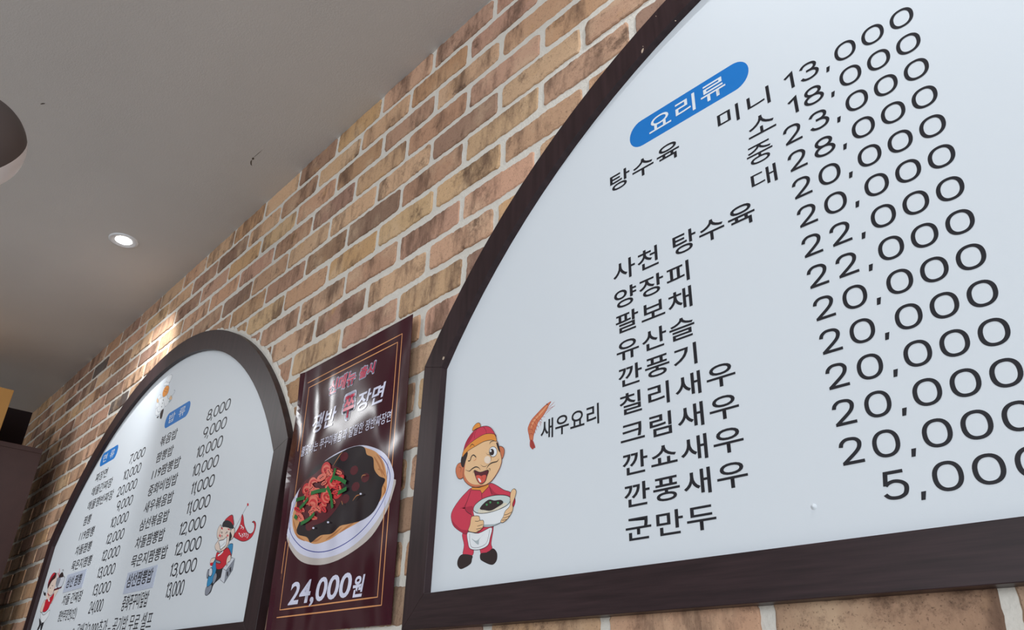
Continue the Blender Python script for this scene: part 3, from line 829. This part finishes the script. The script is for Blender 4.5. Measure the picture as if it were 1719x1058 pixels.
a.poly([(385, 340), (482, 318), (468, 400), (432, 460), (382, 468), (368, 420)], LG, OUT, lw); a.poly([(385, 340), (430, 330), (415, 400), (382, 465), (368, 420)], MG)
a.poly([(400, 330), (425, 280), (455, 255), (470, 300), (462, 322)], BRN); a.line([(415, 205), (412, 300)], RED2, .0025); a.line([(392, 262), (410, 320)], RED2, .0025)
a.line([(450, 232), (462, 218), (470, 232), (458, 242)], BRN, .0016)
a.build('printed_waitress', small)

a = Art(PAN, crop(230, 620, 9.62, PAN)); lw = .0011
a.poly([(300, 740), (305, 640), (330, 520), (430, 450), (455, 560), (440, 620), (400, 690), (340, 740)], WHT, MG, lw)
a.poly([(300, 640), (310, 560), (330, 470), (372, 412), (382, 430), (350, 520), (365, 580), (340, 610)], WHT, MG, lw)
a.poly([(430, 450), (480, 415), (505, 480), (545, 462), (560, 490), (500, 560), (450, 600)], WHT, MG, lw)
a.poly([(318, 500), (335, 470), (350, 520), (330, 545)], SKIN, MG, lw)
a.poly([(520, 480), (550, 425), (568, 468), (540, 505)], SKIN, MG, lw); a.line([(545, 460), (600, 385), (615, 345), (598, 338)], MG, .0016)
a.poly([(510, 520), (545, 490), (545, 515), (520, 540)], GRY)
a.poly([(415, 430), (420, 365), (455, 290), (500, 262), (520, 300), (495, 395), (440, 448)], ORG, MG, lw)
for p in ((462, 320), (490, 325), (470, 365), (445, 355)):
    a.oval(p, 5, 7, BRN)
a.poly([(438, 272), (448, 230), (490, 205), (525, 212), (512, 262), (470, 262)], WHT, MG, lw)
a.poly([(478, 190), (510, 120), (555, 86), (570, 112), (548, 180), (525, 212), (490, 208)], WHT, MG, lw)
for p in ((425, 500), (413, 550), (398, 605)):
    a.oval(p, 5, 8, BRN)
a.poly([(383, 695), (432, 640), (412, 750), (392, 802), (372, 785)], BRN); a.poly([(322, 780), (358, 748), (338, 788)], BRN)
a.line([(320, 600), (335, 680), (365, 690), (400, 660)], MG, lw)
a.build('printed_chef', small)

# ------------------------------------------------------------------ poster
def PY(z):                                   # the sheet leans off the wall towards its upper edge
    return -0.0060 - 0.0164 * max(-.1, min(1.1, (z - 0.107) / 0.533))


M_sheet = gloss('maroon_sheet', lin(60, 8, 25))
G_org = gloss('gold_line', lin(226, 158, 104)); G_wht = gloss('poster_white', lin(224, 224, 244)); G_pink = gloss('poster_pink', lin(214, 60, 92))
G_side = gloss('plate_side', lin(206, 196, 190)); G_navy = gloss('plate_blue_line', lin(48, 58, 150)); G_tan = gloss('noodle_tan', lin(222, 160, 106)); G_tan2 = gloss('noodle_brown', lin(190, 124, 76))
G_blk = gloss('black_sauce', lin(38, 28, 34)); G_red = gloss('octopus_red', lin(214, 58, 62)); G_cor = gloss('octopus_coral', lin(238, 122, 104)); G_grn = gloss('leek_green', lin(44, 116, 58)); G_drk = gloss('dark_red_bits', lin(92, 30, 40))
pr = empty('poster', (-1.26, PY(.1), .108 + HC))
tag(pr, 'glossy maroon poster of noodles on a plate, between the two arched menu boards', 'poster')
# corners on the leaning plane, edges slightly wavy
tl, tr_, bl, br_ = hit(506.3, 628.3, PY), hit(693.3, 527.6, PY), hit(447.8, 1058, PY), hit(655.5, 1049, PY)
XLp, XRp = (tl[0] + bl[0]) / 2, (tr_[0] + br_[0]) / 2
ZTp, ZBp = (tl[1] + tr_[1]) / 2, br_[1]
mb = MB(); NX, NZ = 24, 44; vv = []
for back in (0, 1):
    for j in range(NZ + 1):
        z = ZTp + (ZBp - ZTp) * j / NZ
        for i in range(NX + 1):
            x = XLp + (XRp - XLp) * i / NX
            e = max(0, 1 - i / 1.6)                       # the left edge curls a little
            vv.append((x + 0.004 * e * math.sin(j * .33), PY(z) + back * 0.0009 - 0.004 * e * e * (0.5 + 0.5 * math.sin(j * .31 + 1)), z + HC))
q_ = (NX + 1) * (NZ + 1)
idx = lambda bk, j, i: bk * q_ + j * (NX + 1) + i
ff = []
for j in range(NZ):
    for i in range(NX):
        ff.append((idx(0, j, i), idx(0, j + 1, i), idx(0, j + 1, i + 1), idx(0, j, i + 1)))
        ff.append((idx(1, j, i), idx(1, j, i + 1), idx(1, j + 1, i + 1), idx(1, j + 1, i)))
for j in range(NZ):
    for i in (0, NX):
        ff.append((idx(0, j, i), idx(1, j, i), idx(1, j + 1, i), idx(0, j + 1, i)))
for i in range(NX):
    for j in (0, NZ):
        ff.append((idx(0, j, i), idx(0, j, i + 1), idx(1, j, i + 1), idx(1, j, i)))
mb.add(vv, ff, M_sheet); mb.build('sheet', pr)

a = Art(PY, None)
for ins, wd in ((.030, .0022), (.043, .0022)):
    l_, r_, t_, bt = XLp + ins, XRp - ins, ZTp - ins, ZBp + ins
    seg_ = [(l_, t_), (l_, bt), (r_, bt), (r_, t_)]
    ring = []
    for k in range(4):
        p, q = seg_[k], seg_[(k + 1) % 4]
        ring += [(p[0] + (q[0] - p[0]) * i / 12, p[1] + (q[1] - p[1]) * i / 12) for i in range(12)]
    a.ribbon2(ring, wd, G_org, True)
a.build('gold_border', pr)

a = Art(PY, crop(470, 740, 4.81, PY))
a.poly([(46, 680), (55, 790), (90, 885), (170, 975), (290, 1005), (430, 980), (590, 895), (740, 770), (850, 590), (910, 430), (921, 310), (700, 500), (300, 700)], G_side)
PLT = [(48, 690), (60, 590), (110, 470), (200, 330), (330, 190), (480, 90), (640, 38), (770, 60), (860, 120), (912, 230), (918, 320), (880, 470), (800, 620), (690, 760), (560, 870), (420, 935), (280, 950), (160, 910), (90, 830), (55, 760)]
a.poly(PLT, G_wht)
RIM = [(78, 680), (88, 600), (135, 480), (225, 335), (350, 205), (490, 110), (640, 62), (760, 95), (845, 160), (886, 260), (880, 350), (830, 490), (730, 650), (600, 780), (450, 870), (310, 900), (190, 870), (110, 790), (80, 720)]
a.line(RIM + [RIM[0]], G_navy, .0016)
a.poly([(100, 650), (112, 560), (160, 430), (260, 270), (400, 150), (520, 95), (640, 48), (700, 60), (780, 95), (840, 180), (862, 300), (858, 400), (820, 470), (730, 580), (640, 655), (500, 735), (400, 800), (290, 835), (220, 815), (150, 790), (112, 730)], G_tan)
for L_ in ([(780, 110), (820, 170), (845, 260)], [(760, 130), (800, 200), (830, 290)], [(120, 700), (140, 770), (200, 810)], [(500, 700), (430, 760), (370, 800)], [(600, 660), (540, 700), (480, 745)], [(250, 815), (300, 805), (345, 770)], [(790, 230), (820, 240), (850, 290)], [(108, 640), (120, 690), (135, 730)], [(835, 360), (850, 400), (830, 440)]):
    a.line(L_, G_tan2, .004, True)
a.poly([(160, 420), (260, 240), (390, 150), (510, 85), (560, 60), (640, 42), (685, 60), (702, 112), (752, 140), (762, 230), (800, 285), (850, 312), (825, 380), (815, 460), (760, 570), (670, 640), (560, 672), (485, 690), (420, 750), (330, 765), (270, 810), (243, 822), (218, 780), (150, 760), (135, 720), (162, 640), (132, 590)], G_blk)
for c_ in ((600, 240), (612, 372), (690, 300), (530, 470), (520, 130), (450, 250), (240, 690)):
    a.oval(c_, 30, 40, G_drk, rot=.5)
rr = random.Random(3)
a.poly([(150, 420), (200, 330), (280, 270), (360, 205), (430, 200), (500, 235), (520, 270), (510, 400), (490, 500), (400, 620), (320, 670), (230, 690), (190, 640), (140, 540)], G_drk)
for k in range(40):
    for _ in range(40):
        x, y = rr.uniform(150, 520), rr.uniform(210, 680)
        u, v = (x - 325) / 195, (y - 445) / 245
        if u * u + v * v + 1.1 * u * v < 0.62:
            break
    ang = rr.uniform(0, 3.1); Lh = rr.uniform(26, 50)
    if k % 3 == 0:       # curled arm
        pts = [(x + Lh * .8 * math.cos(ang + t), y + Lh * .9 * math.sin(ang + t)) for t in (0, .9, 1.8, 2.7, 3.6, 4.5)]
        a.line(pts, G_red if k % 2 else G_cor, .016, True)
        a.line(pts, G_cor if k % 2 else G_red, .005, True)
    else:
        a.oval((x, y), Lh, Lh * .55, (G_red, G_cor, G_red)[k % 3], rot=ang)
        if k % 2:
            a.oval((x + 6, y - 4), Lh * .5, Lh * .2, G_cor, rot=ang)
        for d_ in range(3):
            a.oval((x + (d_ - 1) * 14 * math.cos(ang), y + (d_ - 1) * 14 * math.sin(ang)), 5, 5, G_drk)
for L_ in ([(262, 428), (320, 410), (385, 402)], [(142, 482), (180, 470), (212, 462)], [(392, 378), (420, 440), (436, 545)], [(480, 425), (520, 405), (550, 388)], [(440, 300), (490, 310), (545, 342)], [(180, 672), (240, 640), (290, 590)], [(460, 225), (440, 300), (420, 340)], [(170, 550), (200, 520), (240, 470)], [(130, 610), (150, 630)]):
    a.line(L_, G_grn, .0075)
for c_ in ((665, 433), (283, 708), (402, 662)):
    a.oval(c_, 9, 8, G_wht)
for L_ in ([(670, 310), (680, 285), (708, 280)], [(440, 210), (490, 130), (520, 90)], [(600, 490), (630, 450), (660, 440)], [(510, 490), (520, 520)]):
    a.line(L_, G_tan2, .002, True)
a.build('printed_noodle_plate', pr)


def ptext(name, s, L, B, R, T, ox, oy, sc_, mm, bold, lift=.0006, shear=.15, halo=0, space=1.0):
    f = lambda p: hit(ox + p[0] / sc_, oy + p[1] / sc_, PY)
    return lettering(name, s, f(L)[0], f(B)[1], f(R)[0], f(T)[1], mm, PY, pr, bold, space, shear, lift, halo=halo)


PX = (480, 580, 5.29)
for mm, lf, ha in ((G_wht, .0006, 1), (G_pink, .0009, 0)):
    for w_, L_, B_, R_, T_ in (('신메뉴', (385, 415), (400, 437), (622, 280), (610, 215)), ('출시', (655, 290), (660, 300), (797, 190), (795, 142))):
        ptext('poster_heading', w_, L_, B_, R_, T_, *PX, mm, .022, lf, .15, ha * .0026, 1.0)
    ptext('poster_title', '쭈', (512, 570), (545, 645), (612, 480), (600, 428), *PX, mm, .03, lf, .1, ha * .0060)
ptext('poster_title', '쟁반', (235, 735), (280, 770), (455, 560), (440, 540), *PX, G_wht, .022, .0006, .2)
ptext('poster_title', '장면', (632, 520), (680, 577), (885, 410), (875, 325), *PX, G_wht, .022, .0006, .2)
ptext('poster_subtitle', '불맛나는 쭈꾸미볶음과 달달한 쟁반짜장면', (137, 970), (150, 985), (942, 610), (940, 572), *PX, G_wht, .004, .0006, .2)
PX = (470, 940, 8.595)
ptext('poster_price', '24,000', (112, 680), (412, 678), (1045, 260), (1000, 183), *PX, G_wht, .020, .0006, .12)
ptext('poster_price', '원', (1055, 420), (1110, 540), (1235, 230), (1225, 208), *PX, G_wht, .03, .0006, .2)

# ------------------------------------------------------------------ recessed downlight
M_trim = mat('white_metal_trim', (0.72, 0.73, 0.75, 1), 0.35, 0.5)
M_lit = bpy.data.materials.new('lit_diffuser'); M_lit.use_nodes = True
q = M_lit.node_tree.nodes['Principled BSDF']; q.inputs['Emission Color'].default_value = (1, 1, 1, 1); q.inputs['Emission Strength'].default_value = 12


def lathe(prof, loc, axis, mm, seg=32):
    vv = []; z = Vector(axis).normalized(); xx = z.orthogonal().normalized(); yy = z.cross(xx)
    for r_, h_ in prof:
        for i in range(seg):
            t = 2 * math.pi * i / seg
            vv.append(Vector(loc) + xx * (r_ * math.cos(t)) + yy * (r_ * math.sin(t)) + z * h_)
    ff = [(k * seg + i, k * seg + (i + 1) % seg, (k + 1) * seg + (i + 1) % seg, (k + 1) * seg + i) for k in range(len(prof) - 1) for i in range(seg)]
    mb = MB(); mb.add(vv, ff, mm)
    return mb


def downlight(x, y, label):
    r_ = empty('downlight', (x, y, CEIL))
    lathe([(0.047, 0.0), (0.0465, -.0025), (0.041, -.004), (0.036, -.003), (0.029, 0.0), (0.026, -0.0005)], (x, y, CEIL), (0, 0, 1), M_trim).build('trim_ring', r_, smooth=True)
    lathe([(0.026, -.001), (0.012, -.0016), (0.0005, -.0018)], (x, y, CEIL), (0, 0, 1), M_lit).build('diffuser', r_, smooth=True)
    tag(r_, label, 'ceiling light')


downlight(-2.515, -0.243, 'round recessed downlight glowing white in the grey ceiling')

# ------------------------------------------------------------------ globe lamp at the left edge of the view
gd = ray(-54, 234).normalized(); gc = CAM + gd * 1.95; gr = 0.1030
M_gl_d = mat('smoked_brown_cap', (0.12, 0.095, 0.09, 1), 0.55, 0.25); M_gl_w = mat('white_globe', (0.93, 0.89, 0.90, 1), 0.35, 0.4)
toC = (CAM - gc).normalized()
gax = (toC * 0.62 + right * -0.30 - down * -0.0 + (-down) * 0.62).normalized()      # axis of the dark half, turned to the viewer
lamp = empty('pendant_lamp', gc)
prof = [(gr * math.sin(t), gr * math.cos(t)) for t in [math.pi * i / 40 for i in range(41)]]
cut = 24
lathe([(max(r_, 1e-4), h_) for r_, h_ in prof[:cut]], gc, gax, M_gl_d, 48).build('dark_cap', lamp, smooth=True)
lathe([(max(r_, 1e-4), h_) for r_, h_ in prof[cut - 1:]], gc, gax, M_gl_w, 48).build('white_globe', lamp, smooth=True)
side = (-right).copy(); side.z = 0; side.normalize()                    # the arm leaves the globe sideways, away from the wall view
arm_a = gc + side * gr * .97; arm_b = arm_a + side * 0.34
lathe([(0.006, 0), (0.006, 0.34)], arm_a, side, M_gl_d, 12).build('arm', lamp, smooth=True)
lathe([(0.006, -0.006), (0.006, CEIL - arm_b.z - 0.004)], arm_b, (0, 0, 1), M_gl_d, 12).build('rod', lamp, smooth=True)
lathe([(0.0005, -0.03), (0.04, -0.028), (0.045, -0.001)], (arm_b.x, arm_b.y, CEIL), (0, 0, 1), M_gl_d, 24).build('ceiling_rose', lamp, smooth=True)
tag(lamp, 'round globe lamp, dark above and white below, at the left edge', 'lamp')

# ------------------------------------------------------------------ cabinet and the boxes on it
M_cab = mat('brown_cabinet_film', lin(60, 38, 35), 0.5, 0.3, (25, 0.18)); M_dkb = mat('black_box_card', lin(34, 24, 26), 0.7, 0.2); M_card = mat('tan_cardboard', lin(190, 142, 84), 0.8, 0.1, (20, .08))


def at_y(px, py, y):
    d = ray(px, py); t = (DW + y) / d.y
    return CAM + d * t


def at_x(px, py, x):
    d = ray(px, py); t = x / d.x
    return CAM + d * t


k = at_y(72.8, 754.5, -0.10)
cx1, cz1 = k.x, k.z
root = empty('tall_cabinet', (cx1 - .3, -.5, 0))
mb = MB(); mb.box((cx1 - 0.60, -1.00, 0.08), (cx1 - 0.02, -0.10, cz1 - 0.02), M_cab); mb.build('body', root)
mb = MB(); mb.box((cx1 - 0.61, -1.01, cz1 - 0.02), (cx1, -0.10, cz1), M_cab); mb.build('top_board', root, bevel=.001)
mb = MB(); mb.box((cx1 - 0.019, -1.01, 0.08), (cx1, -0.10, cz1 - 0.0202), M_cab); mb.build('side_panel', root, bevel=.001)
mb = MB(); mb.box((cx1 - 0.58, -0.98, 0.0), (cx1 - 0.05, -0.12, 0.0798), M_dkb); mb.build('plinth', root)
tag(root, 'tall brown wood-film cabinet against the brick wall at the far left', 'cabinet')
k2 = at_x(24, 655.5, cx1 - 0.03)
ob = MB(); ob.box((cx1 - 0.36, k2.y - 0.55, cz1), (cx1 - 0.03, k2.y, k2.z), M_card); o = ob.build('cardboard_box', bevel=.002)
tag(o, 'tan cardboard box standing on the brown cabinet at the left edge', 'box')
k3 = at_x(55, 693, cx1 - 0.42)
ob = MB(); ob.box((cx1 - 0.59, k3.y - 0.50, cz1), (cx1 - 0.42, k3.y, k3.z), M_dkb); o = ob.build('storage_box', bevel=.002)
tag(o, 'black box on the brown cabinet, behind the tan cardboard box, near the brick wall', 'box')
